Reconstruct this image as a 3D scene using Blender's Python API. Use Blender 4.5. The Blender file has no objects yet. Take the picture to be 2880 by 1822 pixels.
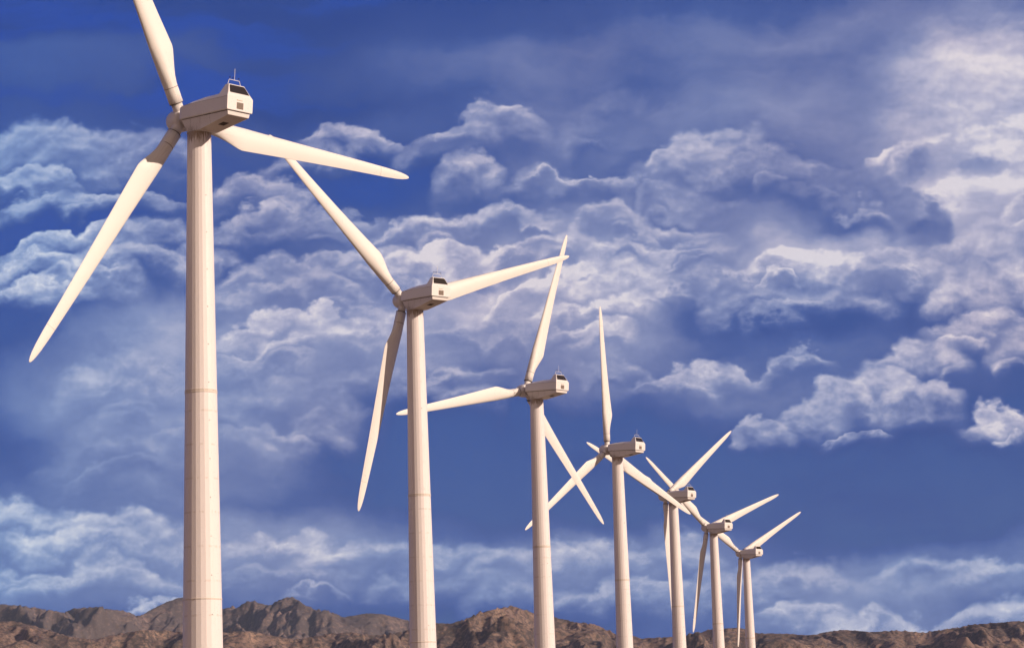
import bpy, bmesh, math, random
import numpy as np
from mathutils import Vector, Matrix

# ------------------------------------------------------------------ camera
C = bpy.context.scene.collection
sc = bpy.context.scene
GZ = 1.7                                   # eye height above the ground sheet
F_PX, PITCH, ROLL = 6533.1, 0.18393, -0.03212      # focal length in pixels of a 2880 px wide frame
W0, H0 = 2880.0, 1822.0
fw = Vector((0, math.cos(PITCH), math.sin(PITCH)))
up0 = Vector((0, -math.sin(PITCH), math.cos(PITCH)))
rt0 = Vector((1, 0, 0))
rt = rt0 * math.cos(ROLL) + up0 * math.sin(ROLL)
up = -rt0 * math.sin(ROLL) + up0 * math.cos(ROLL)
cam_d = bpy.data.cameras.new('camera')
cam = bpy.data.objects.new('camera', cam_d); C.objects.link(cam)
cam_d.sensor_fit = 'HORIZONTAL'; cam_d.sensor_width = 36.0
cam_d.lens = 36.0 * F_PX / W0
cam_d.clip_start = 0.5; cam_d.clip_end = 60000
m = Matrix((rt, up, -fw)).transposed().to_4x4()
m.translation = Vector((0, 0, GZ))
cam.matrix_world = m
sc.camera = cam


def uv_of(px, py, s=1.0):
    """direction of a point of the 2880x1822 frame: (tan azimuth, tan elevation) about +Y"""
    d = fw * F_PX + rt * (px * s - W0 / 2) + up * (H0 / 2 - py * s)
    return d.x / d.y, d.z / d.y


# ------------------------------------------------------------------ sun, exposure
SUN_AZ, SUN_EL = math.radians(64), math.radians(20)   # azimuth from -Y towards +X
sdir = Vector((math.sin(SUN_AZ) * math.cos(SUN_EL), -math.cos(SUN_AZ) * math.cos(SUN_EL), math.sin(SUN_EL)))
sl = bpy.data.lights.new('sun', 'SUN'); sl.energy = 4.75; sl.angle = math.radians(0.5); sl.color = (1.0, 0.80, 0.645)
so = bpy.data.objects.new('sun', sl); C.objects.link(so)
so.rotation_euler = sdir.to_track_quat('Z', 'Y').to_euler()
sc.view_settings.view_transform = 'Standard'; sc.view_settings.look = 'None'
sc.cycles.use_adaptive_sampling = True; sc.cycles.adaptive_threshold = .02; sc.cycles.adaptive_min_samples = 12
sc.cycles.max_bounces = 4; sc.cycles.diffuse_bounces = 3
sc.view_settings.exposure = 0; sc.view_settings.gamma = 1


# ------------------------------------------------------------------ node helper
class NT:
    def __init__(self, tree):
        self.t = tree
    def n(self, typ, **kw):
        nd = self.t.nodes.new(typ)
        for k, v in kw.items():
            if k.startswith('i_'):
                nd.inputs[int(k[2:]) if k[2:].isdigit() else k[2:].replace('_', ' ')].default_value = v
            else:
                setattr(nd, k, v)
        return nd
    def l(self, a, b):
        self.t.links.new(a, b)
    def math(self, op, a, b=None, c=None, clamp=False):
        nd = self.n('ShaderNodeMath', operation=op, use_clamp=clamp)
        for i, v in enumerate((a, b, c)):
            if v is None: continue
            if isinstance(v, (int, float)): nd.inputs[i].default_value = v
            else: self.l(v, nd.inputs[i])
        return nd.outputs[0]
    def vmath(self, op, a, b=None, s=None):
        nd = self.n('ShaderNodeVectorMath', operation=op)
        for i, v in enumerate((a, b)):
            if v is None: continue
            if isinstance(v, (tuple, list)): nd.inputs[i].default_value = v
            else: self.l(v, nd.inputs[i])
        if s is not None: nd.inputs['Scale'].default_value = s
        return nd.outputs[0]
    def noise(self, vec, scale, detail=4, rough=0.5, dist=0, dims='3D', lac=2.0):
        nd = self.n('ShaderNodeTexNoise', noise_dimensions=dims)
        if vec is not None: self.l(vec, nd.inputs['Vector'])
        nd.inputs['Scale'].default_value = scale; nd.inputs['Detail'].default_value = detail
        nd.inputs['Roughness'].default_value = rough; nd.inputs['Distortion'].default_value = dist
        nd.inputs['Lacunarity'].default_value = lac
        return nd.outputs['Fac'], nd.outputs['Color']
    def ramp(self, fac, stops, interp='LINEAR'):
        nd = self.n('ShaderNodeValToRGB'); nd.color_ramp.interpolation = interp
        el = nd.color_ramp.elements
        while len(el) < len(stops): el.new(0.5)
        for e, (p, c) in zip(el, stops):
            e.position = p; e.color = c if len(c) == 4 else (*c, 1)
        self.l(fac, nd.inputs[0]); return nd.outputs[0]
    def mix(self, fac, a, b, blend='MIX', clamp=False):
        nd = self.n('ShaderNodeMix', data_type='RGBA', blend_type=blend); nd.clamp_factor = True; nd.clamp_result = clamp
        for i, v in ((0, fac), (6, a), (7, b)):
            if isinstance(v, (int, float)): nd.inputs[i].default_value = v
            elif isinstance(v, tuple): nd.inputs[i].default_value = v if len(v) == 4 else (*v, 1)
            else: self.l(v, nd.inputs[i])
        return nd.outputs[2]
    def mrange(self, v, a, b, c=0.0, d=1.0, typ='SMOOTHSTEP'):
        nd = self.n('ShaderNodeMapRange', interpolation_type=typ)
        self.l(v, nd.inputs[0])
        for i, q in enumerate((a, b, c, d)): nd.inputs[i + 1].default_value = q
        return nd.outputs[0]


def srgb(r, g, b):
    f = lambda c: (c / 255 / 12.92) if c / 255 <= 0.04045 else ((c / 255 + 0.055) / 1.055) ** 2.4
    return (f(r), f(g), f(b), 1.0)


# ------------------------------------------------------------------ sky (world)
# soft veils and clear gaps: x, y, half-width, half-height, tilt, amount; in a 2407 px wide frame
VEILS = [
 (150, 150, 300, 60, 0, .16), (160, 330, 330, 100, 0, .10), (1300, 135, 620, 50, 2, .12), (1650, 150, 800, 150, 0, .16), (2200, 160, 450, 190, 0, .20),
 (2380, 340, 230, 260, 0, .62), (2250, 420, 200, 90, -15, .22), (1750, 420, 480, 170, -10, .20), (2150, 620, 380, 180, 0, .16), (1500, 640, 500, 130, 8, .30), (2050, 590, 450, 60, 0, .16), (1250, 720, 420, 80, 8, .14),
 (900, 680, 420, 150, 10, .22), (400, 880, 330, 170, 0, .56), (650, 1060, 330, 90, 0, .16), (1250, 800, 260, 120, 0, .22), (2050, 900, 330, 130, 0, .12),
 (1650, 900, 300, 100, 0, .10), (250, 1260, 560, 150, 0, .34), (1000, 1310, 560, 100, 0, .28), (1600, 1330, 420, 100, 0, .26), (2250, 1340, 360, 50, 3, .30), (2100, 1440, 460, 50, 3, .34),
 (1480, 880, 240, 80, 0, .15), (1820, 980, 240, 80, 0, .12), (1640, 1080, 420, 60, 0, .08), (700, 420, 320, 110, 0, .10), (1150, 330, 320, 120, 0, .10), (1150, 550, 400, 110, 5, .14),
 (60, 20, 320, 80, 0, -.14), (960, 430, 220, 70, -20, -.16), (150, 800, 140, 80, 0, -.16), (1250, 1110, 560, 120, 0, -.24), (2150, 1140, 560, 120, 0, -.22),
 (1950, 720, 280, 60, -8, -.16), (1700, 700, 200, 50, 0, -.08), (1350, 460, 110, 60, 0, -.10), (720, 220, 340, 60, 0, -.08),
]
# cumulus banks, upper ones first (lower ones stand in front): x, top y, half-width, depth, tilt, rim light, body tone
BANKS = [
 (150, 262, 260, 130, 2, .42, .34), (1350, 215, 110, 110, 30, .34, .25), (340, 318, 140, 70, 0, .46, .30), (1110, 250, 140, 90, 8, .52, .34), (1190, 262, 100, 70, 0, .42, .30),
 (810, 270, 110, 70, 0, .52, .30), (890, 292, 70, 50, -10, .45, .28), (1000, 292, 110, 60, 20, .50, .30), (2360, 250, 260, 240, 0, .62, .52), (2100, 318, 80, 60, 0, .62, .40), (2230, 300, 150, 90, 0, .62, .48),
 (1610, 300, 130, 140, 20, .50, .34), (1760, 302, 130, 120, 0, .48, .30), (720, 325, 110, 60, 0, .42, .28), (1095, 345, 80, 110, 0, .48, .34), (1900, 345, 140, 110, -22, .36, .25), (1510, 365, 110, 90, 20, .46, .30),
 (60, 388, 140, 70, 0, .52, .28), (600, 385, 130, 90, 0, .46, .28), (2300, 385, 190, 130, 0, .74, .58), (2100, 395, 170, 120, -25, .30, .24), (1270, 398, 85, 60, 0, .50, .28), (1390, 402, 100, 55, 0, .42, .28), (1610, 415, 140, 100, 0, .42, .30),
 (210, 428, 230, 60, 2, .50, .25), (650, 452, 150, 90, 0, .46, .28), (2010, 452, 70, 26, -5, .52, .34), (1430, 465, 85, 75, 0, .52, .36), (760, 472, 150, 70, 0, .44, .28), (1010, 490, 160, 70, 5, .60, .34), (370, 490, 190, 90, 5, .52, .28), (1190, 482, 120, 60, 0, .58, .34),
 (1560, 492, 140, 80, 0, .48, .34), (140, 525, 180, 80, 10, .58, .28), (2330, 500, 150, 110, 0, .62, .48), (870, 525, 100, 60, 10, .50, .30), (2210, 540, 170, 120, 0, .52, .38), (1270, 545, 130, 80, 8, .60, .40), (1490, 545, 110, 70, 0, .54, .38),
 (310, 562, 190, 80, 0, .48, .25), (830, 562, 150, 70, 0, .50, .34), (1080, 562, 160, 70, 0, .58, .38), (1890, 552, 120, 95, 0, .86, .50), (1600, 562, 130, 70, 10, .60, .40), (640, 585, 150, 90, 0, .52, .34), (960, 582, 130, 70, 0, .64, .40), (60, 592, 120, 60, 8, .60, .28),
 (2080, 572, 130, 90, 0, .52, .38), (1400, 602, 170, 95, 15, .76, .50), (1780, 605, 150, 75, 15, .68, .44), (170, 618, 160, 70, 6, .58, .28), (1660, 612, 140, 60, 0, .58, .42), (700, 628, 180, 90, 0, .48, .38), (2390, 600, 120, 110, 0, .64, .50), (40, 645, 100, 70, 5, .64, .34),
 (1250, 645, 170, 90, 15, .66, .46), (2260, 625, 110, 90, 0, .54, .40), (1880, 650, 220, 80, 0, .56, .34), (1340, 695, 190, 80, 10, .62, .46), (860, 690, 120, 95, 0, .68, .50), 
 (640, 705, 160, 80, 5, .60, .44), (1150, 720, 150, 80, 0, .52, .42), (2300, 700, 140, 110, 0, .60, .42), (780, 735, 180, 90, 0, .56, .44), (2390, 762, 80, 90, 0, .62, .46), (560, 752, 110, 70, 0, .52, .40),
 (480, 800, 190, 120, 0, .46, .40), (300, 812, 150, 120, 0, .52, .42), (960, 800, 200, 110, 0, .42, .36), (2150, 802, 130, 75, 0, .58, .36), (1860, 815, 85, 50, 0, .48, .32), (1650, 822, 130, 70, 0, .58, .34), (1460, 822, 120, 60, -10, .40, .32),
 (230, 852, 120, 90, 0, .46, .38), (1090, 842, 105, 38, 0, .58, .36), (1580, 852, 110, 60, 0, .48, .30), (2040, 866, 140, 90, 5, .60, .36), (2150, 888, 110, 80, 0, .54, .34), (640, 880, 240, 130, 0, .38, .36), (1900, 902, 100, 70, 15, .52, .32), (380, 905, 240, 140, 0, .40, .38),
 (1870, 935, 110, 70, 10, .46, .30), (2345, 942, 90, 60, 0, .74, .46), (1780, 972, 75, 55, 10, .50, .32), (2010, 986, 75, 26, 0, .50, .32), (420, 985, 300, 120, 0, .38, .34), 
 (90, 1155, 210, 100, -5, .52, .42), (270, 1195, 210, 100, -6, .48, .40), (120, 1225, 210, 90, -4, .48, .38), (620, 1245, 210, 100, 0, .42, .34), (1090, 1238, 150, 90, 0, .46, .38), (860, 1255, 180, 90, 0, .42, .36), (1540, 1242, 150, 110, -5, .42, .36), (340, 1250, 170, 90, 0, .45, .38),
 (1350, 1262, 170, 100, 0, .42, .35), (1200, 1270, 120, 80, 0, .42, .34), (60, 1305, 140, 70, 0, .46, .36), (1890, 1292, 130, 100, -5, .50, .38), (2210, 1298, 160, 70, 3, .48, .38), (2340, 1312, 130, 55, 5, .48, .38), (220, 1310, 200, 90, -4, .45, .36),
 (640, 1330, 190, 60, 0, .34, .30), (1020, 1330, 170, 70, 0, .40, .34), (1250, 1345, 170, 80, 0, .42, .34), (1650, 1335, 150, 100, 0, .40, .34), (1450, 1358, 170, 80, 0, .40, .34), (740, 1372, 75, 32, 0, .42, .30), (380, 1395, 90, 50, 0, .48, .34),
 (1880, 1392, 110, 90, 0, .46, .36), (2340, 1402, 130, 90, 8, .54, .44), (2060, 1430, 170, 60, -3, .46, .38), (2210, 1440, 220, 60, 3, .50, .42),
]
wd = bpy.data.worlds.new('World'); sc.world = wd; wd.use_nodes = True
wt = wd.node_tree; wt.nodes.clear(); N = NT(wt)


tc = N.n('ShaderNodeTexCoord')
sep = N.n('ShaderNodeSeparateXYZ'); N.l(tc.outputs['Generated'], sep.inputs[0])
yy = N.math('MAXIMUM', N.math('ABSOLUTE', sep.outputs[1]), .12)
cu = N.math('DIVIDE', sep.outputs[0], yy); cv = N.math('DIVIDE', sep.outputs[2], yy)
cmb = N.n('ShaderNodeCombineXYZ'); N.l(cu, cmb.inputs[0]); N.l(cv, cmb.inputs[1])
P = cmb.outputs[0]
PXD = 1.0 / (F_PX * 2407 / W0)          # one pixel of the 2407 px frame as a tangent
# broad turbulence
_, wc = N.noise(P, 16, 6, .6)
w = N.vmath('SCALE', N.vmath('SUBTRACT', wc, (.5, .5, .5)), s=.040)
Pw = N.vmath('ADD', P, w)
# cauliflower displacement of every cloud top: fractal smooth cells
st = N.vmath('MULTIPLY', P, (1.0, 1.5, 1.0))
_, w2 = N.noise(st, 30, 4, .55)
st = N.vmath('ADD', st, N.vmath('SCALE', N.vmath('SUBTRACT', w2, (.5, .5, .5)), s=.012))
vo = N.n('ShaderNodeTexVoronoi', voronoi_dimensions='2D', feature='SMOOTH_F1', normalize=False)
N.l(st, vo.inputs['Vector']); vo.inputs['Scale'].default_value = 29
vo.inputs['Detail'].default_value = 3.5; vo.inputs['Roughness'].default_value = .48
vo.inputs['Lacunarity'].default_value = 2.3; vo.inputs['Smoothness'].default_value = .3
puff = N.math('SUBTRACT', .75, vo.outputs['Distance'])
f2, _ = N.noise(st, 70, 6, .62)
f2c = N.math('SUBTRACT', f2, .5)
disp = N.math('MULTIPLY_ADD', f2c, 26 * PXD, N.math('MULTIPLY', puff, -62 * PXD))
cd = N.n('ShaderNodeCombineXYZ'); N.l(disp, cd.inputs[1])
Pb = N.vmath('ADD', N.vmath('ADD', P, N.vmath('SCALE', w, s=.55)), cd.outputs[0])


def place(vec, x, y, a, sx, sy):
    u, v = uv_of(x, y, W0 / 2407.0)
    mp = N.n('ShaderNodeMapping', vector_type='TEXTURE')
    mp.inputs['Location'].default_value = (u, v, 0)
    mp.inputs['Rotation'].default_value = (0, 0, math.radians(a) - ROLL)
    mp.inputs['Scale'].default_value = (sx * PXD, sy * PXD, 1)
    N.l(vec, mp.inputs[0]); return mp.outputs[0]


def carry(px, py, val):
    """pack a running value beside the direction, so that the long chain is worked through one piece at a time"""
    c_ = N.n('ShaderNodeCombineXYZ'); N.l(px, c_.inputs[0]); N.l(py, c_.inputs[1])
    if isinstance(val, float): c_.inputs[2].default_value = val
    else: N.l(val, c_.inputs[2])
    return c_.outputs[0]


sw = N.n('ShaderNodeSeparateXYZ'); N.l(Pw, sw.inputs[0]); acc = 0.0
for (x, y, rx, ry, a, amp) in VEILS:
    sp = N.n('ShaderNodeSeparateXYZ'); N.l(place(carry(sw.outputs[0], sw.outputs[1], acc), x, y, a, rx * 1.7, ry * 1.7), sp.inputs[0])
    d2 = N.math('MULTIPLY_ADD', sp.outputs[0], sp.outputs[0], N.math('MULTIPLY', sp.outputs[1], sp.outputs[1]))
    acc = N.math('MULTIPLY_ADD', N.mrange(d2, 1.0, 0.0), amp * .8, sp.outputs[2])
f1, _ = N.noise(N.vmath('MULTIPLY', Pw, (1.0, 2.2, 1.0)), 14, 6, .6)
tex = N.mrange(f1, .25, .75, .62, 1.38, 'LINEAR')
bright = N.math('MULTIPLY', acc, tex, clamp=True)


def bank_group():
    """one bank: light on the scalloped top edge, fading down into its body"""
    g = bpy.data.node_groups.new('cloud_bank', 'ShaderNodeTree')
    for nm, tp in (('Local', 'NodeSocketVector'), ('Rim', 'NodeSocketFloat'), ('Body', 'NodeSocketFloat'), ('Grain', 'NodeSocketFloat'), ('Soft', 'NodeSocketFloat')):
        g.interface.new_socket(nm, in_out='INPUT', socket_type=tp)
    g.interface.new_socket('Out', in_out='OUTPUT', socket_type='NodeSocketFloat')
    n = NT(g); gi = n.n('NodeGroupInput'); go = n.n('NodeGroupOutput')
    L, Rm, Bd, Gr, So = gi.outputs[:5]
    sp = n.n('ShaderNodeSeparateXYZ'); n.l(L, sp.inputs[0]); U = sp.outputs[2]
    x2 = n.math('MULTIPLY', sp.outputs[0], sp.outputs[0])
    s = n.math('SUBTRACT', n.math('MULTIPLY_ADD', x2, -.55, .0), sp.outputs[1])        # > 0 below the top edge, 1 = one depth down
    rs = n.n('ShaderNodeMapRange', interpolation_type='SMOOTHSTEP'); n.l(s, rs.inputs[0]); rs.inputs[1].default_value = 0; n.l(So, rs.inputs[2]); rise = rs.outputs[0]
    fall = n.mrange(s, .35, 1.45, 1, 0)
    side = n.mrange(x2, .25, 1.25, 1, 0)
    al = n.math('MULTIPLY', n.math('MULTIPLY', rise, fall), side)
    rl_ = n.math('POWER', n.mrange(s, .0, 1.0, 1, 0, 'LINEAR'), 1.25)
    ccc = n.math('MULTIPLY_ADD', n.math('MULTIPLY', rl_, n.math('SUBTRACT', Rm, Bd)), Gr, Bd)
    al = n.math('MULTIPLY', al, .92)
    o = n.math('MULTIPLY_ADD', al, n.math('SUBTRACT', ccc, U), U)
    n.l(o, go.inputs[0]); return g


bg_ = bank_group()
grain = N.mrange(N.math('ADD', f2c, N.math('MULTIPLY', N.math('SUBTRACT', f1, .5), 1.2)), -.30, .30, .45, 1.5, 'LINEAR')
veil0 = bright
sb = N.n('ShaderNodeSeparateXYZ'); N.l(Pb, sb.inputs[0])
rb_ = random.Random(21)
ALLB = []
for (x, y, hw_, dep, a, rm, bdt) in BANKS:
    ALLB.append((x, y, hw_, dep, a, rm, bdt, rb_.choice((.16, .22, .32, .45))))
    if hw_ > 75 and dep > 45 and y < 1120:           # smaller heads riding on each bank
        for q in range(1 if hw_ < 130 else 2):
            sx_ = rb_.uniform(-.75, .75)
            ALLB.append((x + sx_ * hw_, y + rb_.uniform(.12, .75) * dep + .3 * dep * sx_ * sx_, hw_ * rb_.uniform(.28, .5), dep * rb_.uniform(.35, .6), a + rb_.uniform(-12, 12),
                         rm * rb_.uniform(.8, 1.12), bdt * rb_.uniform(.85, 1.05), rb_.uniform(.2, .6)))
ALLB.sort(key=lambda q: q[1])
for (x, y, hw_, dep, a, rm, bdt, sf) in ALLB:
    if y < 240: sf = sf * .8 + .32
    if y > 1130: sf = sf + .10; rm += .14; a *= .5; dep *= .85
    g_ = N.n('ShaderNodeGroup', node_tree=bg_)
    N.l(place(carry(sb.outputs[0], sb.outputs[1], bright), x, y + 6, a, hw_ * 1.12, dep * 1.15), g_.inputs[0])
    g_.inputs[1].default_value = rm * 1.55 - .07; g_.inputs[2].default_value = bdt * .72 - .03; N.l(grain, g_.inputs[3])
    g_.inputs[4].default_value = sf
    bright = g_.outputs[0]
bright = N.math('MULTIPLY', N.math('MAXIMUM', bright, 0.0), 1.24)
ft, _ = N.noise(N.vmath('MULTIPLY', Pb, (1.0, 1.5, 1.0)), 95, 5, .68)
Pl = N.vmath('ADD', P, N.vmath('SCALE', w, s=.22))


def lumps(dx, dy):
    q = N.vmath('MULTIPLY', N.vmath('ADD', Pl, (dx, dy, 0)), (1.0, 1.55, 1.0))
    v_ = N.n('ShaderNodeTexVoronoi', voronoi_dimensions='2D', feature='SMOOTH_F1', normalize=False)
    N.l(q, v_.inputs['Vector']); v_.inputs['Scale'].default_value = 64
    v_.inputs['Detail'].default_value = 2.5; v_.inputs['Roughness'].default_value = .55
    v_.inputs['Lacunarity'].default_value = 2.2; v_.inputs['Smoothness'].default_value = .5
    return v_.outputs['Distance']
lump = N.math('SUBTRACT', lumps(-.0012, .0026), lumps(0, 0))         # small heads lit from above
lump = N.math('MINIMUM', N.math('MAXIMUM', lump, -.3), .35)
bright = N.math('ADD', bright, N.math('MULTIPLY', lump, N.math('MULTIPLY', N.mrange(N.math('SUBTRACT', bright, N.math('MULTIPLY', veil0, .7)), .10, .5), .25)))
bright = N.math('MAXIMUM', bright, 0.0)
bright = N.math('MULTIPLY', bright, N.mrange(ft,   .3, .7, .95, 1.05, 'LINEAR'))
# Nishita sky: clear air behind the clouds
sky = N.n('ShaderNodeTexSky', sky_type='NISHITA'); sky.sun_disc = False
sky.sun_elevation = SUN_EL; sky.sun_rotation = math.pi - SUN_AZ
sky.air_density = 1.0; sky.dust_density = 0.6; sky.ozone_density = 3.0
skyc = N.mix(1.0, sky.outputs[0], (.33, .50, 1.05), 'MULTIPLY')
deep = N.math('MULTIPLY', N.mrange(cv, .16, .30), N.mrange(cu, .16, -.16))
clear = N.mix(deep, tuple(c * 10 for c in srgb(44, 72, 142)[:3]), tuple(c * 10 for c in srgb(36, 70, 164)[:3]))
skyc = N.mix(.8, skyc, clear)
cloudcool = N.ramp(bright, [(0, srgb(42, 72, 150)), (.2, srgb(68, 98, 168)), (.5, srgb(124, 152, 202)), (.78, srgb(172, 192, 224)), (1, srgb(212, 222, 238))])
cloudwarm = N.ramp(bright, [(0, srgb(44, 70, 140)), (.2, srgb(70, 90, 154)), (.5, srgb(136, 140, 180)), (.78, srgb(190, 182, 204)), (1, srgb(228, 216, 222))])
# thin high veil, denser to the right
vl, _ = N.noise(N.vmath('MULTIPLY', Pw, (1.0, 2.6, 1.0)), 9, 6, .6)
sk_, _ = N.noise(N.vmath('MULTIPLY', Pw, (1.0, 8.0, 1.0)), 6, 6, .6)
stre = N.math('MULTIPLY', N.math('MULTIPLY', N.mrange(sk_, .36, .72), N.mrange(cv, .235, .31)), .30)
bright = N.math('ADD', bright, stre)
veil = N.math('MULTIPLY', N.mrange(vl, .35, .75), N.math('MULTIPLY_ADD', N.mrange(cu, -.28, .26), .13, .06))
bright = N.math('ADD', bright, veil, clamp=True)
wf = N.math('MULTIPLY', N.mrange(cu, -.29, -.08), N.mrange(cv, .085, .135, .62, 1))
tn, _ = N.noise(P, 9, 2, .5)
wf = N.math('ADD', N.math('MULTIPLY', wf, .8), N.math('MULTIPLY', N.math('SUBTRACT', tn, .5), .9), clamp=True)
ccol = N.mix(wf, cloudcool, cloudwarm)
ccol = N.mix(1.0, ccol, (10.0, 10.0, 10.0), 'MULTIPLY')          # background strength is 0.1
fin = N.mix(N.mrange(bright, .0, .22), skyc, ccol)
# sunward half of the sky, behind the viewer: flat warm tone added as fill
back = N.mrange(sep.outputs[1], .35, -.35)
fin = N.mix(back, fin, (3.1, 2.25, 2.05, 1))
bg = N.n('ShaderNodeBackground'); bg.inputs['Strength'].default_value = 0.1
N.l(fin, bg.inputs['Color'])
wo = N.n('ShaderNodeOutputWorld'); N.l(bg.outputs[0], wo.inputs['Surface'])
wd.cycles.sampling_method = 'MANUAL'; wd.cycles.sample_map_resolution = 256


# ------------------------------------------------------------------ materials
def new_mat(name, rough=.5, spec=.5):
    mt = bpy.data.materials.new(name); mt.use_nodes = True
    t = mt.node_tree; n = NT(t); b = t.nodes['Principled BSDF']
    b.inputs['Roughness'].default_value = rough; b.inputs['Specular IOR Level'].default_value = spec
    return mt, n, b


def paint(name, col, rough=.45, stain=(.42, .33, .24), amount=.25, scale=.6, streak=True):
    mt, n, b = new_mat(name, rough, .35)
    tcn = n.n('ShaderNodeTexCoord'); ob = tcn.outputs['Object']
    f, _ = n.noise(ob, scale, 6, .6)
    sv = n.vmath('MULTIPLY', ob, (3.0, 3.0, .35 if streak else 3.0))
    f2, _ = n.noise(sv, 1.6, 5, .65)
    k = n.math('MULTIPLY', n.mrange(f, .42, .8), n.mrange(f2, .45, .75))
    f3, _ = n.noise(ob, 22, 3, .6)
    c = n.mix(n.math('MULTIPLY', k, amount), (*col, 1), (*stain, 1))
    c = n.mix(n.math('MULTIPLY', n.mrange(f3, .35, .75), .10), c, (col[0] * .75, col[1] * .73, col[2] * .7, 1))
    n.l(c, b.inputs['Base Color'])
    n.l(n.math('MULTIPLY_ADD', f, .25, rough - .12), b.inputs['Roughness'])
    return mt, n, b, c


M_blade, *_blade = paint('blade_paint', (.81, .765, .72), .5, amount=.10, scale=.25)
n, b, c = _blade
tcn = n.n('ShaderNodeTexCoord'); sx = n.n('ShaderNodeSeparateXYZ'); n.l(tcn.outputs['Object'], sx.inputs[0])
wn_, _ = n.noise(n.vmath('MULTIPLY', tcn.outputs['Object'], (6, 6, .9)), 1.0, 5, .65)
rootd = n.math('MULTIPLY', n.mrange(sx.outputs[2], 6.5, 1.2), n.mrange(wn_, .42, .70))
led = n.math('MULTIPLY', n.math('MULTIPLY', n.mrange(sx.outputs[0], -.33, -.60), n.mrange(sx.outputs[2], 4, 9)), n.mrange(wn_, .35, .6))
c = n.mix(n.math('MULTIPLY', rootd, .38), c, (.40, .31, .23, 1))
c = n.mix(n.math('MULTIPLY', led, .30), c, (.42, .34, .27, 1))
tj = n.math('LESS_THAN', n.math('ABSOLUTE', n.math('SUBTRACT', sx.outputs[2], 20.6)), .022)
c = n.mix(n.math('MULTIPLY', tj, .45), c, (.35, .28, .22, 1))
n.l(c, b.inputs['Base Color'])
M_nac, *_ = paint('nacelle_paint', (.79, .745, .72), .45, amount=.22, scale=.9)
M_belly_shade, *_ = paint('belly_shade_paint', (.50, .42, .37), .5, stain=(.20, .14, .09), amount=.6, scale=1.1)  # underside shade put into a darker base colour, plus patchy stains
# tower: paint, faint weld-repair bands, rust runs below the yaw bearing
M_tower, n, b, c = paint('tower_paint', (.80, .73, .71), .5, amount=.16, scale=.35)
tcn = n.n('ShaderNodeTexCoord'); sx = n.n('ShaderNodeSeparateXYZ'); n.l(tcn.outputs['Object'], sx.inputs[0])
fr = n.math('FRACT', n.math('MULTIPLY', sx.outputs[2], 1 / 2.55))
band = n.math('MULTIPLY', n.math('GREATER_THAN', fr, .94), n.math('LESS_THAN', sx.outputs[2], 29.2))
vb = n.vmath('MULTIPLY', tcn.outputs['Object'], (2.2, 2.2, .4)); fb, _ = n.noise(vb, 1.0, 2, .5)
band = n.math('MULTIPLY', band, n.mrange(fb, .47, .56))
c = n.mix(n.math('MULTIPLY', band, .30), c, (.50, .41, .31, 1))
vs = n.vmath('MULTIPLY', tcn.outputs['Object'], (9, 9, .8)); fs, _ = n.noise(vs, 1.0, 4, .6)
top = n.mrange(sx.outputs[2], 48.2, 49.75, 0.0, .42, 'LINEAR')
rust = n.math('MULTIPLY', n.mrange(n.math('ADD', fs, top), .68, .84), n.mrange(sx.outputs[2], 47.6, 48.4))
c = n.mix(n.math('MULTIPLY', rust, .8), c, (.24, .15, .08, 1))
n.l(c, b.inputs['Base Color'])
M_low, n, b, c = paint('lower_housing_paint', (.76, .70, .665), .5, stain=(.24, .17, .11), amount=.55, scale=1.2)
tcn = n.n('ShaderNodeTexCoord'); sx = n.n('ShaderNodeSeparateXYZ'); n.l(tcn.outputs['Object'], sx.inputs[0])
ln = n.math('LESS_THAN', n.math('ABSOLUTE', n.math('ADD', sx.outputs[1], .12)), .012)
ln = n.math('MAXIMUM', ln, n.math('LESS_THAN', n.math('ABSOLUTE', n.math('ADD', sx.outputs[1], 2.6)), .010))
c = n.mix(n.math('MULTIPLY', ln, .65), c, (.12, .09, .07, 1))
ol, _ = n.noise(n.vmath('MULTIPLY', tcn.outputs['Object'], (3, 3, 1.2)), 2.0, 5, .65)
oil = n.math('MULTIPLY', n.mrange(sx.outputs[1], -1.9, .1), n.mrange(sx.outputs[2], .75, .05))
oil = n.math('MULTIPLY', oil, n.mrange(ol, .3, .6))
c = n.mix(n.math('MULTIPLY', oil, .65), c, (.20, .14, .09, 1))
n.l(c, b.inputs['Base Color'])
M_flange, *_ = paint('flange_metal', (.70, .62, .55), .6, amount=.5, scale=2)
M_dark, n, b = new_mat('dark_seam', .8, .2); b.inputs['Base Color'].default_value = (.06, .045, .04, 1)
M_joint, n, b = new_mat('root_joint', .7, .2); b.inputs['Base Color'].default_value = (.20, .16, .14, 1)
M_glass, n, b = new_mat('dark_glass', .12, .5); b.inputs['Base Color'].default_value = (.035, .028, .022, 1)
M_vent, n, b = new_mat('vent_mesh', .7, .3)
tcn = n.n('ShaderNodeTexCoord'); wv = n.n('ShaderNodeTexWave', bands_direction='X'); n.l(tcn.outputs['Object'], wv.inputs[0])
wv.inputs['Scale'].default_value = 5.0
n.l(n.ramp(wv.outputs['Fac'], [(0, (.15, .11, .09)), (1, (.27, .21, .17))]), b.inputs['Base Color'])
M_mark, n, b = new_mat('faded_lettering', .7, .3); b.inputs['Base Color'].default_value = (.50, .38, .28, 1)
M_rail, n, b = new_mat('rail_white', .4, .5); b.inputs['Base Color'].default_value = (.82, .80, .78, 1)
M_hub, *_ = paint('hub_casting', (.50, .45, .41), .55, stain=(.16, .11, .08), amount=.7, scale=1.5)


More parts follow.
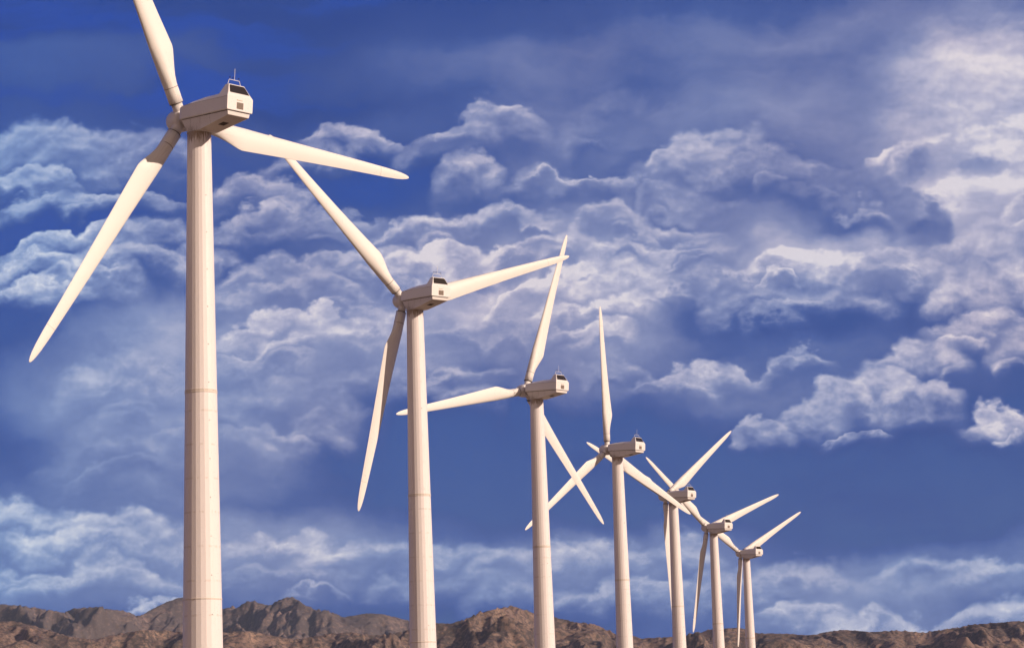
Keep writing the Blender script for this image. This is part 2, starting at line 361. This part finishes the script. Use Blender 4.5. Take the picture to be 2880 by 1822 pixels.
# ------------------------------------------------------------------ mesh helpers
def mesh_obj(name, verts, faces, mats, parent=None, smooth=False, fm=None, link=True):
    me = bpy.data.meshes.new(name); me.from_pydata([tuple(v) for v in verts], [], faces)
    for q in (mats if isinstance(mats, (list, tuple)) else [mats]): me.materials.append(q)
    if fm:
        me.polygons.foreach_set('material_index', fm)
    if smooth: me.polygons.foreach_set('use_smooth', [True] * len(me.polygons))
    me.update()
    bm = bmesh.new(); bm.from_mesh(me); bmesh.ops.recalc_face_normals(bm, faces=bm.faces); bm.to_mesh(me); bm.free()
    o = bpy.data.objects.new(name, me)
    if link: C.objects.link(o)
    if parent: o.parent = parent
    return o


def bevel(o, w=.02, seg=2, ang=25):
    md = o.modifiers.new('bevel', 'BEVEL'); md.width = w; md.segments = seg; md.limit_method = 'ANGLE'; md.angle_limit = math.radians(ang)
    return o


class MB:
    def __init__(s): s.v = []; s.f = []; s.m = []
    def add(s, vs, fs, mi=0):
        k = len(s.v); s.v += [tuple(q) for q in vs]; s.f += [[i + k for i in f] for f in fs]; s.m += [mi] * len(fs)
    def box(s, a, b, mi=0):
        (x0, y0, z0), (x1, y1, z1) = a, b
        s.add([(x0, y0, z0), (x1, y0, z0), (x1, y1, z0), (x0, y1, z0), (x0, y0, z1), (x1, y0, z1), (x1, y1, z1), (x0, y1, z1)],
              [[0, 3, 2, 1], [4, 5, 6, 7], [0, 1, 5, 4], [1, 2, 6, 5], [2, 3, 7, 6], [3, 0, 4, 7]], mi)
    def loft(s, rings, cap=True, mi=0):
        n_ = len(rings[0]); vs = [p for r in rings for p in r]; fs = []
        for i in range(len(rings) - 1):
            for j in range(n_):
                fs.append([i * n_ + j, i * n_ + (j + 1) % n_, (i + 1) * n_ + (j + 1) % n_, (i + 1) * n_ + j])
        if cap: fs += [list(range(n_))[::-1], [(len(rings) - 1) * n_ + j for j in range(n_)]]
        s.add(vs, fs, mi)
    def tube(s, pts, r, n_=8, mi=0):
        pts = [Vector(p) for p in pts]; rings = []
        for i, p in enumerate(pts):
            t = ((pts[min(i + 1, len(pts) - 1)] - pts[max(i - 1, 0)])).normalized()
            a = t.orthogonal().normalized() if i == 0 else (a - t * a.dot(t)).normalized()
            b_ = t.cross(a)
            rings.append([p + a * (r * math.cos(2 * math.pi * k / n_)) + b_ * (r * math.sin(2 * math.pi * k / n_)) for k in range(n_)])
        s.loft(rings, True, mi)
    def build(s, name, mats, parent=None, smooth=False):
        return mesh_obj(name, s.v, s.f, mats, parent, smooth, s.m)


# ------------------------------------------------------------------ the wind turbine, built once
TOP, DT, DB = 48.0 + GZ, 1.809, 3.198
TILT, OFF, HH, R = 0.0847, 2.135, 1.355, 23.82
radius_at = lambda z: (DT + (DB - DT) * (TOP - z) / 48.0) / 2
NS = 24


def ring_at(r, z, n_=NS, ph=math.radians(3.5)):
    return [(r * math.cos(ph + 2 * math.pi * k / n_), r * math.sin(ph + 2 * math.pi * k / n_), z) for k in range(n_)]


def empty(name, loc=(0, 0, 0), rz=0):
    o = bpy.data.objects.new(name, None); C.objects.link(o); o.location = loc; o.rotation_euler = (0, 0, rz)
    o.empty_display_size = 2
    return o


proto = empty('wind_turbine')
cf = 1 / math.cos(math.pi / NS)
tw = MB()
tw.loft([ring_at(radius_at(z) * cf, z) for z in (-0.3, 6, 13.9, 20, 29.5, 36, 43, TOP - .02)])
# step-bolt heads in one line up a facet, part of the tower skin
z = 4.0
while z < 46:
    a = math.radians(-98); rr = radius_at(z) * 1.003
    cx, cy = rr * math.cos(a), rr * math.sin(a)
    tw.box((cx - .025, cy - .03, z), (cx + .025, cy + .03, z + .05), 1)
    z += 2.9
tower = tw.build('tower', [M_tower, M_dark], proto)
fl = MB()
r0 = radius_at(29.5) * cf
fl.loft([ring_at(r0 + .004, 29.36), ring_at(r0 + .032, 29.38), ring_at(r0 + .032, 29.47), ring_at(r0 + .012, 29.475), ring_at(r0 + .012, 29.54), ring_at(r0 + .032, 29.545), ring_at(r0 + .032, 29.62), ring_at(r0 - .01, 29.64)])
fl.build('flange', M_flange, tower)
fl = MB(); r0 = radius_at(13.9) * cf
fl.loft([ring_at(r0 + .006, 13.84), ring_at(r0 + .03, 13.86), ring_at(r0 + .03, 13.95), ring_at(r0 - .004, 13.97)])
o = fl.build('flange', M_flange, tower)
# foundation plinth
pl = MB(); pl.loft([ring_at(2.6, -.4, 8), ring_at(2.6, .35, 8), ring_at(2.5, .42, 8)])
M_conc, n, b = new_mat('concrete', .9, .2)
tcn = n.n('ShaderNodeTexCoord'); f, _ = n.noise(tcn.outputs['Object'], 3, 6, .6)
n.l(n.ramp(f, [(.3, (.28, .26, .23)), (.7, (.40, .37, .33))]), b.inputs['Base Color'])
pl.build('foundation', M_conc, proto)
# tower door at the foot
dr = MB(); dr.box((-.45, -1.74, .45), (.45, -1.60, 2.5)); door = bevel(dr.build('door', M_flange, proto), .02)
# yaw bearing
yb = MB(); rb = DT / 2
yb.loft([ring_at(rb * .93, TOP - .03, 32), ring_at(rb * 1.06, TOP - .01, 32), ring_at(rb * 1.06, TOP + .07, 32), ring_at(rb * .9, TOP + .10, 32)])
yb.build('yaw_bearing', M_hub, proto)

# ---- nacelle (own frame: +Y to the rotor, tilted up by TILT)
nac = MB()
hw = 1.22


def nsec(y, x0, zb, zs, xr, zr):
    return [(-x0 + .03, y, zb), (x0 - .03, y, zb), (x0, y, zb + .10), (x0, y, zs), (xr, y, zr), (0, y, zr + .035), (-xr, y, zr), (-x0, y, zs), (-x0, y, zb + .10)]


nac.loft([nsec(1.22, 1.05, 1.06, 2.00, .72, 2.10), nsec(.95, 1.15, 1.06, 2.06, .80, 2.20), nsec(-.2, 1.20, 1.06, 2.11, .84, 2.36),
          nsec(-1.8, hw, 1.07, 2.14, .86, 2.48), nsec(-3.55, hw, 1.08, 2.15, .86, 2.52), nsec(-5.0, hw, 1.08, 2.15, .86, 2.2)])
nacelle = nac.build('nacelle', M_nac, proto); nacelle.location = (0, 0, TOP); nacelle.rotation_euler = (TILT, 0, 0)
bevel(nacelle, .03, 2, 14)
hd = MB()   # raised rear hood with sloping sides
hb = [(-1.215, -3.45, 2.05), (1.215, -3.45, 2.05), (1.215, -4.997, 2.05), (-1.215, -4.997, 2.05)]
hs = [(-1.217, -3.50, 2.15), (1.217, -3.50, 2.15), (1.217, -4.997, 2.16), (-1.217, -4.997, 2.16)]
hm = [(-1.02, -3.72, 2.50), (1.02, -3.72, 2.50), (1.04, -4.84, 2.48), (-1.04, -4.84, 2.48)]
ht = [(-.72, -4.0, 3.20), (.72, -4.0, 3.20), (.74, -4.46, 3.20), (-.74, -4.46, 3.20)]
hd.loft([hb, hs, hm, ht])
hood = hd.build('hood', M_nac, nacelle); bevel(hood, .035, 2, 20)


def hp(t, x, off_=0.0):
    """point on the sloping rear face of the hood: t 0..1 from the bend to the top"""
    y = -4.997 + t * .537; z_ = 2.16 + t * 1.04
    return (x, y - off_ * .888, z_ + off_ * .459)


def hx(t): return 1.217 - t * .477


# rear window, rounded corners
poly = []
crn = [(.30, -hx(.30) + .20), (.30, hx(.30) - .13), (.90, hx(.90) - .10), (.90, -hx(.90) + .10)]
rads = [.10, .03, .12, .08]
for i, (t, x) in enumerate(crn):
    p = Vector((x, t * 1.17)); q0 = Vector((crn[i - 1][1], crn[i - 1][0] * 1.17)); q1 = Vector((crn[(i + 1) % 4][1], crn[(i + 1) % 4][0] * 1.17))
    a = (q0 - p).normalized(); b_ = (q1 - p).normalized(); r = rads[i]
    for k in range(6):
        s = k / 5; pt = p + a * r * (1 - s) ** 2 + b_ * r * s ** 2
        poly.append((pt.x, pt.y / 1.17))
wn = MB(); wn.loft([[hp(t, x, -.02) for x, t in poly], [hp(t, x, .012) for x, t in poly]])
win = wn.build('window', M_glass, nacelle)
fr_ = MB()
for i in range(len(poly)):
    (x0, t0), (x1, t1) = poly[i], poly[(i + 1) % len(poly)]
    c0 = (0, .6)
    f = lambda x, t, k: (c0[0] + (x - c0[0]) * (1 + k / .8), c0[1] + (t - c0[1]) * (1 + k / .30))
    i0 = hp(t0, x0, .016); i1 = hp(t1, x1, .016)
    o0 = f(x0, t0, .02); o1 = f(x1, t1, .02)
    fr_.add([hp(t0, x0, -.01), hp(t1, x1, -.01), i1, i0, hp(o0[1], o0[0], .016), hp(o1[1], o1[0], .016), hp(o1[1], o1[0], -.01), hp(o0[1], o0[0], -.01)],
            [[0, 1, 2, 3], [3, 2, 5, 4], [4, 5, 6, 7]])
fr_.build('window_seal', M_dark, nacelle)
vt = MB(); vt.box((-.31, -5.02, 1.24), (.31, -4.97, 1.74)); bevel(vt.build('air_vent', M_vent, nacelle), .008)
mk = MB()
random.seed(4)
x = -.30
for k in range(6):      # small worn lettering strip above the vent
    w_ = (.06, .07, .06, .05, .08, .07)[k]
    h_ = (.085, .055, .055, .075, .055, .055)[k]
    mk.box((x, -5.009, 1.87), (x + w_, -4.97, 1.87 + h_)); x += w_ + .025
mark = mk.build('lettering', M_mark, nacelle)
sm = MB()   # seam between bonnet and upper shell
sm.box((-1.226, -4.9, 2.085), (-1.20, 1.0, 2.098)); sm.box((1.20, -4.9, 2.085), (1.226, 1.0, 2.098))
sm.build('panel_seam', M_joint, nacelle)
# ---- belly: narrower lower housing under a shadow gap
bl = MB()
gap = [[(-1.0, .95, 0), (1.0, .95, 0), (1.0, -4.85, 0), (-1.0, -4.85, 0)]]
bl.loft([[(x_, y_, 1.0) for x_, y_, _ in gap[0]], [(x_, y_, 1.09) for x_, y_, _ in gap[0]]], mi=1)
btop = [(-1.02, .98, 1.015), (1.02, .98, 1.015), (1.06, -4.88, 1.015), (-1.06, -4.88, 1.015)]
bbot = [(-.80, .36, .0), (.80, .36, .0), (1.00, -4.84, .72), (-1.00, -4.84, .72)]
bmid = [(-.82, .30, -.02), (.82, .30, -.02), (.90, -1.3, .12), (-.90, -1.3, .12)]
vs = btop + [(-.82, .38, -.03), (.82, .38, -.03), (.88, -1.15, .05), (-.88, -1.15, .05), (1.0, -4.85, .72), (-1.0, -4.85, .72)]
fs = [[0, 1, 2, 3], [0, 4, 5, 1], [4, 7, 6, 5], [7, 9, 8, 6], [9, 3, 2, 8], [0, 3, 9, 7, 4], [1, 5, 6, 8, 2]]
bl.add(vs, fs, 0)
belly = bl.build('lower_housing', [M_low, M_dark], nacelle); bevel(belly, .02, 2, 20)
# belly underside panel + hatch, in the plane of the sloping bottom
def bp(x_, s, off_=0):   # s 0..1 along bottom from y=-1.15 to -4.85
    y = -1.15 - 3.7 * s; z_ = .05 + .67 * s
    return (x_ * (.88 + .12 * s), y - off_ * .178, z_ - off_ * .984)
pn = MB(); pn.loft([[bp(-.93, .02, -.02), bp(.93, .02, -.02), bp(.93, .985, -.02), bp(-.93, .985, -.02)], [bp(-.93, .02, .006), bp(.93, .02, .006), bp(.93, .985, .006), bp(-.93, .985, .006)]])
pn.build('underside_panel', M_belly_shade, nacelle)
ht_ = MB(); ht_.loft([[bp(-.30, .42, -.02), bp(.30, .42, -.02), bp(.30, .60, -.02), bp(-.30, .60, -.02)], [bp(-.30, .42, .014), bp(.30, .42, .014), bp(.30, .60, .014), bp(-.30, .60, .014)]])
ht_.build('floor_hatch', M_dark, nacelle)
# ---- roof rail, whip antenna and wind sensors
rl = MB(); rl.tube([(-.62, -4.15, 3.18), (-.50, -4.15, 3.58), (-.49, -4.15, 3.61), (.49, -4.15, 3.61), (.50, -4.15, 3.58), (.62, -4.15, 3.18)], .022)
rl.build('roof_rail', M_rail, nacelle)
an = MB(); an.tube([(.02, -4.15, 3.6), (.02, -4.15, 4.5)], .017, 6); an.build('antenna', M_rail, nacelle)
for sx_ in (-.42, -.14, .42):
    s_ = MB(); s_.tube([(sx_, -4.15, 3.6), (sx_, -4.15, 3.78)], .013, 6)
    for k in range(3):
        a = k * 2.094 + .4
        s_.tube([(sx_, -4.15, 3.79), (sx_ + .07 * math.cos(a), -4.15 + .07 * math.sin(a), 3.81)], .022, 6)
    s_.build('wind_sensor', M_dark, nacelle)

# ---- hub, spinner and blades
hub = MB()


def yring(r, y, n_=28):
    return [(r * math.cos(2 * math.pi * k / n_), y, r * math.sin(2 * math.pi * k / n_)) for k in range(n_)]


spn = MB()
prof = [(.84, -.40), (.88, -.36), (.90, .2), (.89, .62), (.84, .92), (.74, 1.16), (.58, 1.36), (.38, 1.49), (.18, 1.545), (.02, 1.56)]
spn.loft([yring(r, y) for r, y in prof])
Mt = Matrix.Rotation(TILT, 4, 'X')
hubpos = Vector((0, 0, TOP + HH)) + Vector((0, math.cos(TILT), math.sin(TILT))) * OFF
spin = spn.build('spinner', M_nac, proto, True); spin.location = hubpos; spin.rotation_euler = (TILT, 0, 0)
hc_ = MB(); hc_.loft([yring(.50, -1.1), yring(.56, -.9), yring(.62, -.42), yring(.60, -.3)])
hubo = hc_.build('main_shaft', M_hub, proto, True); hubo.location = hubpos; hubo.rotation_euler = (TILT, 0, 0)

ST = [  # r, leading edge x, trailing edge x, thickness ratio, twist deg, roundness
 (.55, -.44, .44, 1, 14, 1), (1.40, -.44, .44, 1, 14, 1), (1.405, -.555, .555, 1, 14, 1), (2.2, -.56, .56, 1, 14, 1), (2.9, -.56, .57, .97, 14, .95),
 (3.5, -.58, .68, .84, 13.5, .7), (4.1, -.60, .86, .66, 13, .4), (4.8, -.61, 1.09, .50, 12, .18), (5.4, -.62, 1.28, .40, 11, .07), (5.75, -.62, 1.34, .36, 10.5, .03),
 (6.1, -.62, 1.32, .34, 10, 0), (8.0, -.58, 1.18, .28, 7.5, 0), (10.5, -.54, 1.01, .24, 5.2, 0), (13, -.50, .86, .21, 3.6, 0),
 (16, -.46, .70, .19, 2.4, 0), (19, -.41, .56, .17, 1.4, 0), (21.3, -.36, .46, .16, .7, 0), (22.4, -.31, .38, .15, .3, 0), (23.1, -.24, .29, .15, 0, 0), (23.5, -.17, .20, .16, 0, 0), (23.74, -.09, .11, .18, 0, 0), (R, -.02, .03, .3, 0, 0)]
NP = 28


def section(r, le, te, th, tw_, rd):
    cx = (le + te) / 2; ch = te - le; pts = []
    for k in range(NP):
        a = 2 * math.pi * k / NP; xc = .5 - .5 * math.cos(a)      # 0 = LE, 1 = TE
        t_ = 5 * th * (.2969 * math.sqrt(xc) - .126 * xc - .3516 * xc ** 2 + .2843 * xc ** 3 - .1036 * xc ** 4)
        ya = t_ if a <= math.pi else -t_ * .72
        yc = .5 * math.sin(a) * th
        y = (yc * rd + ya * (1 - rd)) * ch; x_ = le + xc * ch
        if rd < 1: y += (1 - rd) * .03 * ch * math.sin(math.pi * xc)
        # suction side faces downwind (-Y)
        y = -y
        b_ = math.radians(tw_ + 1.5)
        pts.append((x_ * math.cos(b_) + y * math.sin(b_), -x_ * math.sin(b_) + y * math.cos(b_), r))
    return pts


bd = MB(); bd.loft([section(*s) for s in ST[1:]])
kk = []
blade0 = mesh_obj('blade', bd.v, bd.f, M_blade, None, False, link=False)
me = blade0.data
me.polygons.foreach_set('use_smooth', [True] * len(me.polygons))
slv = MB()
slv.loft([[(.44 * math.cos(2 * math.pi * k / 28), .44 * math.sin(2 * math.pi * k / 28), r) for k in range(28)] for r in (.5, 1.395)])
sleeve_me = slv.build('root_sleeve', M_nac, None, True)
rr1 = MB()
def zr(r, z, n_=28): return [(r * math.cos(2 * math.pi * k / n_), r * math.sin(2 * math.pi * k / n_), z) for k in range(n_)]
rr1.loft([zr(.545, 1.385), zr(.572, 1.39), zr(.572, 1.43), zr(.545, 1.435)])
j1 = rr1.build('root_joint', M_dark, None, True)
rr2 = MB(); rr2.loft([zr(.545, 2.655), zr(.566, 2.66), zr(.566, 2.695), zr(.545, 2.70)])
j2 = rr2.build('root_joint', M_joint, None, True)
for q in (sleeve_me, j1, j2): C.objects.unlink(q)
for k in range(3):
    b_ = blade0.copy(); C.objects.link(b_); b_.parent = proto; b_.name = 'blade'
    for q in (sleeve_me, j1, j2):
        c_ = q.copy(); C.objects.link(c_); c_.parent = b_
for q in (blade0, sleeve_me, j1, j2): bpy.data.objects.remove(q)


def spin_blades(root, thetas):
    bl_ = [c for c in root.children if c.name.startswith('blade')]
    for b_, th in zip(bl_, thetas):
        mt = Matrix.Rotation(TILT, 4, 'X') @ Matrix.Rotation(math.pi / 2 - th, 4, 'Y')
        b_.location = hubpos; b_.rotation_euler = mt.to_euler()


def copy_tree(o, parent=None):
    c = o.copy(); C.objects.link(c); c.parent = parent
    for ch in list(o.children): copy_tree(ch, c)
    return c


DEP = [173.57180, 248.24189, 315.31471, 381.56770, 456.46830, 524.39765, 597.43044]
LAT = [-23.67893, -10.51510, 3.04262, 16.68774, 30.61603, 43.95836, 58.16816]
TH = [2.05660, 2.39960, 1.26036, 1.68375, 2.74083, 2.45774, 2.59410]
PSI = [.7165 + q for q in (.06701, -.08108, .04676, .08999, .02693, -.06077, -.08885)]
LAB = ['nearest and tallest wind turbine, far left, its upper blade cut off by the picture top',
       'second tallest wind turbine, one blade hanging in shadow, one reaching up behind the nearest turbine',
       'wind turbine with one blade pointing left behind the second tower, another standing almost upright',
       'middle wind turbine, one blade straight up, another crossing down over its smaller neighbour',
       'wind turbine whose nacelle is crossed by the lower blade of the turbine in front',
       'second smallest wind turbine, its shaded lower blade reaching down to the mountain skyline',
       'smallest and farthest white wind turbine, rightmost of the row']
roots = [proto] + [copy_tree(proto) for _ in range(6)]
for i, o in enumerate(roots):
    o.location = (LAT[i], DEP[i], 0); o.rotation_euler = (0, 0, PSI[i])
    spin_blades(o, [TH[i] - k * 2 * math.pi / 3 for k in range(3)])
    o['label'] = LAB[i]; o['category'] = 'wind turbine'; o['group'] = 'wind turbines standing in a row'


# ------------------------------------------------------------------ ground
def terrain_mat(name, sand, rock, scrub, sc1, veg=0.0, top=1.0):
    mt, n, b = new_mat(name, .95, .1)
    g = n.n('ShaderNodeNewGeometry'); P = g.outputs['Position']
    f1, _ = n.noise(P, sc1, 8, .68)
    f2, _ = n.noise(P, sc1 * 4, 6, .7)
    f3, _ = n.noise(P, sc1 * .18, 4, .55)
    c = n.mix(n.mrange(f1, .46, .64), rock, sand)
    # scrub: speckled everywhere, thick on the upper slopes
    sp_ = n.n('ShaderNodeSeparateXYZ'); n.l(P, sp_.inputs[0])
    hi = n.mrange(sp_.outputs[2], top * .35, top)
    thr = n.math('ADD', n.math('ADD', f2, n.math('MULTIPLY', hi, veg)), n.math('MULTIPLY', n.math('SUBTRACT', f3, .5), .5))
    c = n.mix(n.mrange(thr, .50, .68), c, scrub)
    n.l(c, b.inputs['Base Color'])
    return mt


M_ground = terrain_mat('desert_sand', (.34, .26, .19), (.27, .21, .155), (.13, .12, .08), .02)
S = 30000
nx = 40
gv = [(-S + 2 * S * i / nx, -S + 2 * S * j / nx, 0) for j in range(nx + 1) for i in range(nx + 1)]
gf = [[j * (nx + 1) + i, j * (nx + 1) + i + 1, (j + 1) * (nx + 1) + i + 1, (j + 1) * (nx + 1) + i] for j in range(nx) for i in range(nx)]
ground = mesh_obj('ground', gv, gf, M_ground); ground['kind'] = 'structure'

# ------------------------------------------------------------------ mountains
rng = np.random.RandomState(7)
perm = rng.permutation(256); perm = np.concatenate([perm, perm])
gr2 = np.stack([np.cos(np.linspace(0, 2 * np.pi, 256, False)), np.sin(np.linspace(0, 2 * np.pi, 256, False))], 1)
rng.shuffle(gr2)


def perlin(x, y):
    xi = np.floor(x).astype(int); yi = np.floor(y).astype(int); xf = x - xi; yf = y - yi
    u = xf ** 3 * (xf * (xf * 6 - 15) + 10); v = yf ** 3 * (yf * (yf * 6 - 15) + 10)
    def g(ix, iy, dx, dy):
        h = perm[(perm[ix & 255] + iy) & 255]; q = gr2[h]; return q[..., 0] * dx + q[..., 1] * dy
    a = g(xi, yi, xf, yf); b = g(xi + 1, yi, xf - 1, yf); c_ = g(xi, yi + 1, xf, yf - 1); d = g(xi + 1, yi + 1, xf - 1, yf - 1)
    return (a * (1 - u) + b * u) * (1 - v) + (c_ * (1 - u) + d * u) * v


def ridged(x, y, oct_=7, gain=.44, lac=2.07):
    s = 0; amp = 1.0; w = 1.0; tot = 0
    for o in range(oct_):
        n_ = 1 - np.abs(perlin(x + 17.3 * o, y - 9.1 * o)) * 1.75
        n_ = np.clip(n_, 0, 1) ** 2
        s = s + n_ * amp * w; tot += amp
        w = np.clip(n_ * 1.6, .25, 1); amp *= gain; x = x * lac; y = y * lac
    return s / tot


def fbm(x, y, oct_=5):
    s = 0; a = 1
    for o in range(oct_):
        s = s + perlin(x + 5.2 * o, y + 3.1 * o) * a; a *= .5; x = x * 2.03; y = y * 2.03
    return s


def profile(pts):
    q = np.array([uv_of(x, y) for x, y in pts]); o = np.argsort(q[:, 0]); return q[o, 0], q[o, 1]


FAR = [(-900, 1700), (-500, 1665), (-200, 1720), (0, 1698), (60, 1702), (120, 1711), (173, 1721), (221, 1708), (287, 1705), (300, 1711), (350, 1717), (389, 1731), (404, 1727), (425, 1713), (466, 1693), (503, 1679), (520, 1680),
       (570, 1700), (628, 1711), (653, 1704), (670, 1708), (686, 1694), (709, 1688), (736, 1696), (761, 1702), (773, 1692), (798, 1681), (819, 1677), (836, 1683), (856, 1700), (881, 1711), (931, 1718), (964, 1735), (981, 1732),
       (1035, 1723), (1089, 1728), (1147, 1744), (1226, 1751), (1262, 1752), (1330, 1760), (1500, 1790), (1800, 1830), (2400, 1880), (3000, 1850), (3800, 1850)]
NEAR = [(-900, 1790), (-400, 1730), (-100, 1760), (0, 1746), (40, 1746), (90, 1757), (150, 1775), (200, 1790), (260, 1797), (330, 1782), (400, 1770), (470, 1772), (560, 1782), (640, 1776), (700, 1773), (760, 1785), (830, 1797), (900, 1785), (980, 1776), (1050, 1785), (1110, 1780), (1160, 1768),
        (1226, 1753), (1262, 1753), (1300, 1744), (1333, 1727), (1379, 1714), (1432, 1703), (1457, 1707), (1501, 1723), (1561, 1735), (1615, 1748), (1669, 1753), (1698, 1765), (1731, 1782), (1781, 1787), (1798, 1794), (1823, 1793), (1881, 1790), (1935, 1782), (1977, 1774), (2006, 1767), (2043, 1765), (2089, 1765),
        (2126, 1779.5), (2196, 1780), (2266, 1785), (2293, 1783), (2332, 1774.5), (2372, 1769.6), (2445, 1775.5), (2472, 1776), (2505, 1771), (2545, 1773.6), (2598, 1778), (2651, 1769), (2695, 1763), (2744, 1753), (2778, 1752), (2857, 1745.6), (2880, 1746), (3100, 1738), (3400, 1760), (3800, 1750)]


def mountains(name, prof_, d0, dc, d1, nu, nd, cell, mat, label, seed, rough=.42, fmix=.5):
    pu, pv = profile(prof_)
    us = np.linspace(pu[0], pu[-1], nu); ds = d0 + (d1 - d0) * np.linspace(0, 1, nd)
    U, D = np.meshgrid(us, ds); X = U * D; Y = D + 0 * U
    wx = fbm(X / (cell * 2) + seed, Y / (cell * 2)) * cell * .5; wy = fbm(X / (cell * 2) - seed, Y / (cell * 2) + 40) * cell * .5
    Xw, Yw = X + wx, Y + wy
    crest = dc + fbm(X / (cell * 4) + 3 * seed, 0 * Y + 8) * (d1 - d0) * .12
    t = np.where(Y < crest, (Y - d0) / (crest - d0), (d1 - Y) / (d1 - crest)); t = np.clip(t, 0, 1)
    env = t ** 1.25 * (3 - t) / 2 if rough > .5 else t ** 1.35
    peak = crest * .055
    big = ridged(Xw / (cell * 2.6) + seed, Yw / (cell * 2.6) + seed, 4, .5)                 # main spurs
    gul = ridged(Xw / cell + seed, Yw / cell * .6 + seed, 6, .52)                            # gullies
    rock = fbm(X / 55 + seed, Y / 55, 4)
    mid = np.sin(np.pi * np.clip(t, 0, 1) ** .8 * .86) ** .7
    Hn = peak * (env * .85 + .34 * mid * (big - .35)) + cell * rough * (gul - .4) * (mid * .8 + .2 * env) * (t > 0) + 4.0 * rock * mid
    # shape the skyline: scale each bearing so the highest point stands at the surveyed elevation
    ang = (Hn / Y).max(0); tgt = np.interp(us, pu, pv)
    k = tgt / ang
    # (elevation is measured from eye height)
    kw = max(3, int(nu * fmix / 100)); ker = np.hanning(kw * 2 + 1); ker /= ker.sum()
    ks = np.convolve(np.pad(k, kw, mode='edge'), ker, mode='valid')
    Z = Hn * ks[None, :]
    # fade the columns' correction so spurs low on the slope keep their own height
    Z = np.where(t <= 0, -4.0, Z + GZ * env)
    v = np.stack([X.ravel(), Y.ravel(), Z.ravel()], 1)
    idx = np.arange(nu * nd).reshape(nd, nu)
    f = np.stack([idx[:-1, :-1].ravel(), idx[:-1, 1:].ravel(), idx[1:, 1:].ravel(), idx[1:, :-1].ravel()], 1)
    me = bpy.data.meshes.new(name)
    me.vertices.add(len(v)); me.vertices.foreach_set('co', v.ravel().astype(np.float32))
    me.loops.add(f.size); me.loops.foreach_set('vertex_index', f.ravel().astype(np.int32))
    me.polygons.add(len(f)); me.polygons.foreach_set('loop_start', np.arange(0, f.size, 4, dtype=np.int32))
    me.polygons.foreach_set('loop_total', np.full(len(f), 4, dtype=np.int32))
    me.update(calc_edges=True); me.validate()
    me.materials.append(mat)
    o = bpy.data.objects.new(name, me); C.objects.link(o); o['kind'] = 'structure'; o['label'] = label
    return o


M_m1 = terrain_mat('near_hill_rock', (.38, .255, .185), (.22, .15, .12), (.09, .070, .062), .02, .12, 380)
M_m2 = terrain_mat('far_mountain_rock', (.33, .225, .18), (.20, .145, .125), (.11, .088, .084), .014, .16, 760)  # scrub tone lightened and blued: some distance haze put into the colour
mountains('hills', NEAR, 5000, 7000, 8600, 1600, 520, 330, M_m1, 'brown rocky desert hills behind the turbines', 3.7, rough=.28, fmix=.4)
mountains('mountains', FAR, 8800, 11800, 14500, 1400, 480, 480, M_m2, 'hazy far mountain range with pointed summits', 11.3, rough=.27, fmix=.35)

# ------------------------------------------------------------------ air between the viewer and the mountains
hz = MB(); hz.box((-17000, -600, -6), (17000, 15500, 1500))
M_haze = bpy.data.materials.new('haze_air'); M_haze.use_nodes = True
ht2 = M_haze.node_tree; ht2.nodes.clear()
hv = ht2.nodes.new('ShaderNodeVolumePrincipled'); hv.inputs['Color'].default_value = (.52, .72, 1.0, 1); hv.inputs['Density'].default_value = 1.6e-5; hv.inputs['Anisotropy'].default_value = 0
hout = ht2.nodes.new('ShaderNodeOutputMaterial'); ht2.links.new(hv.outputs[0], hout.inputs['Volume'])
haze = hz.build('haze', M_haze); haze['kind'] = 'stuff'
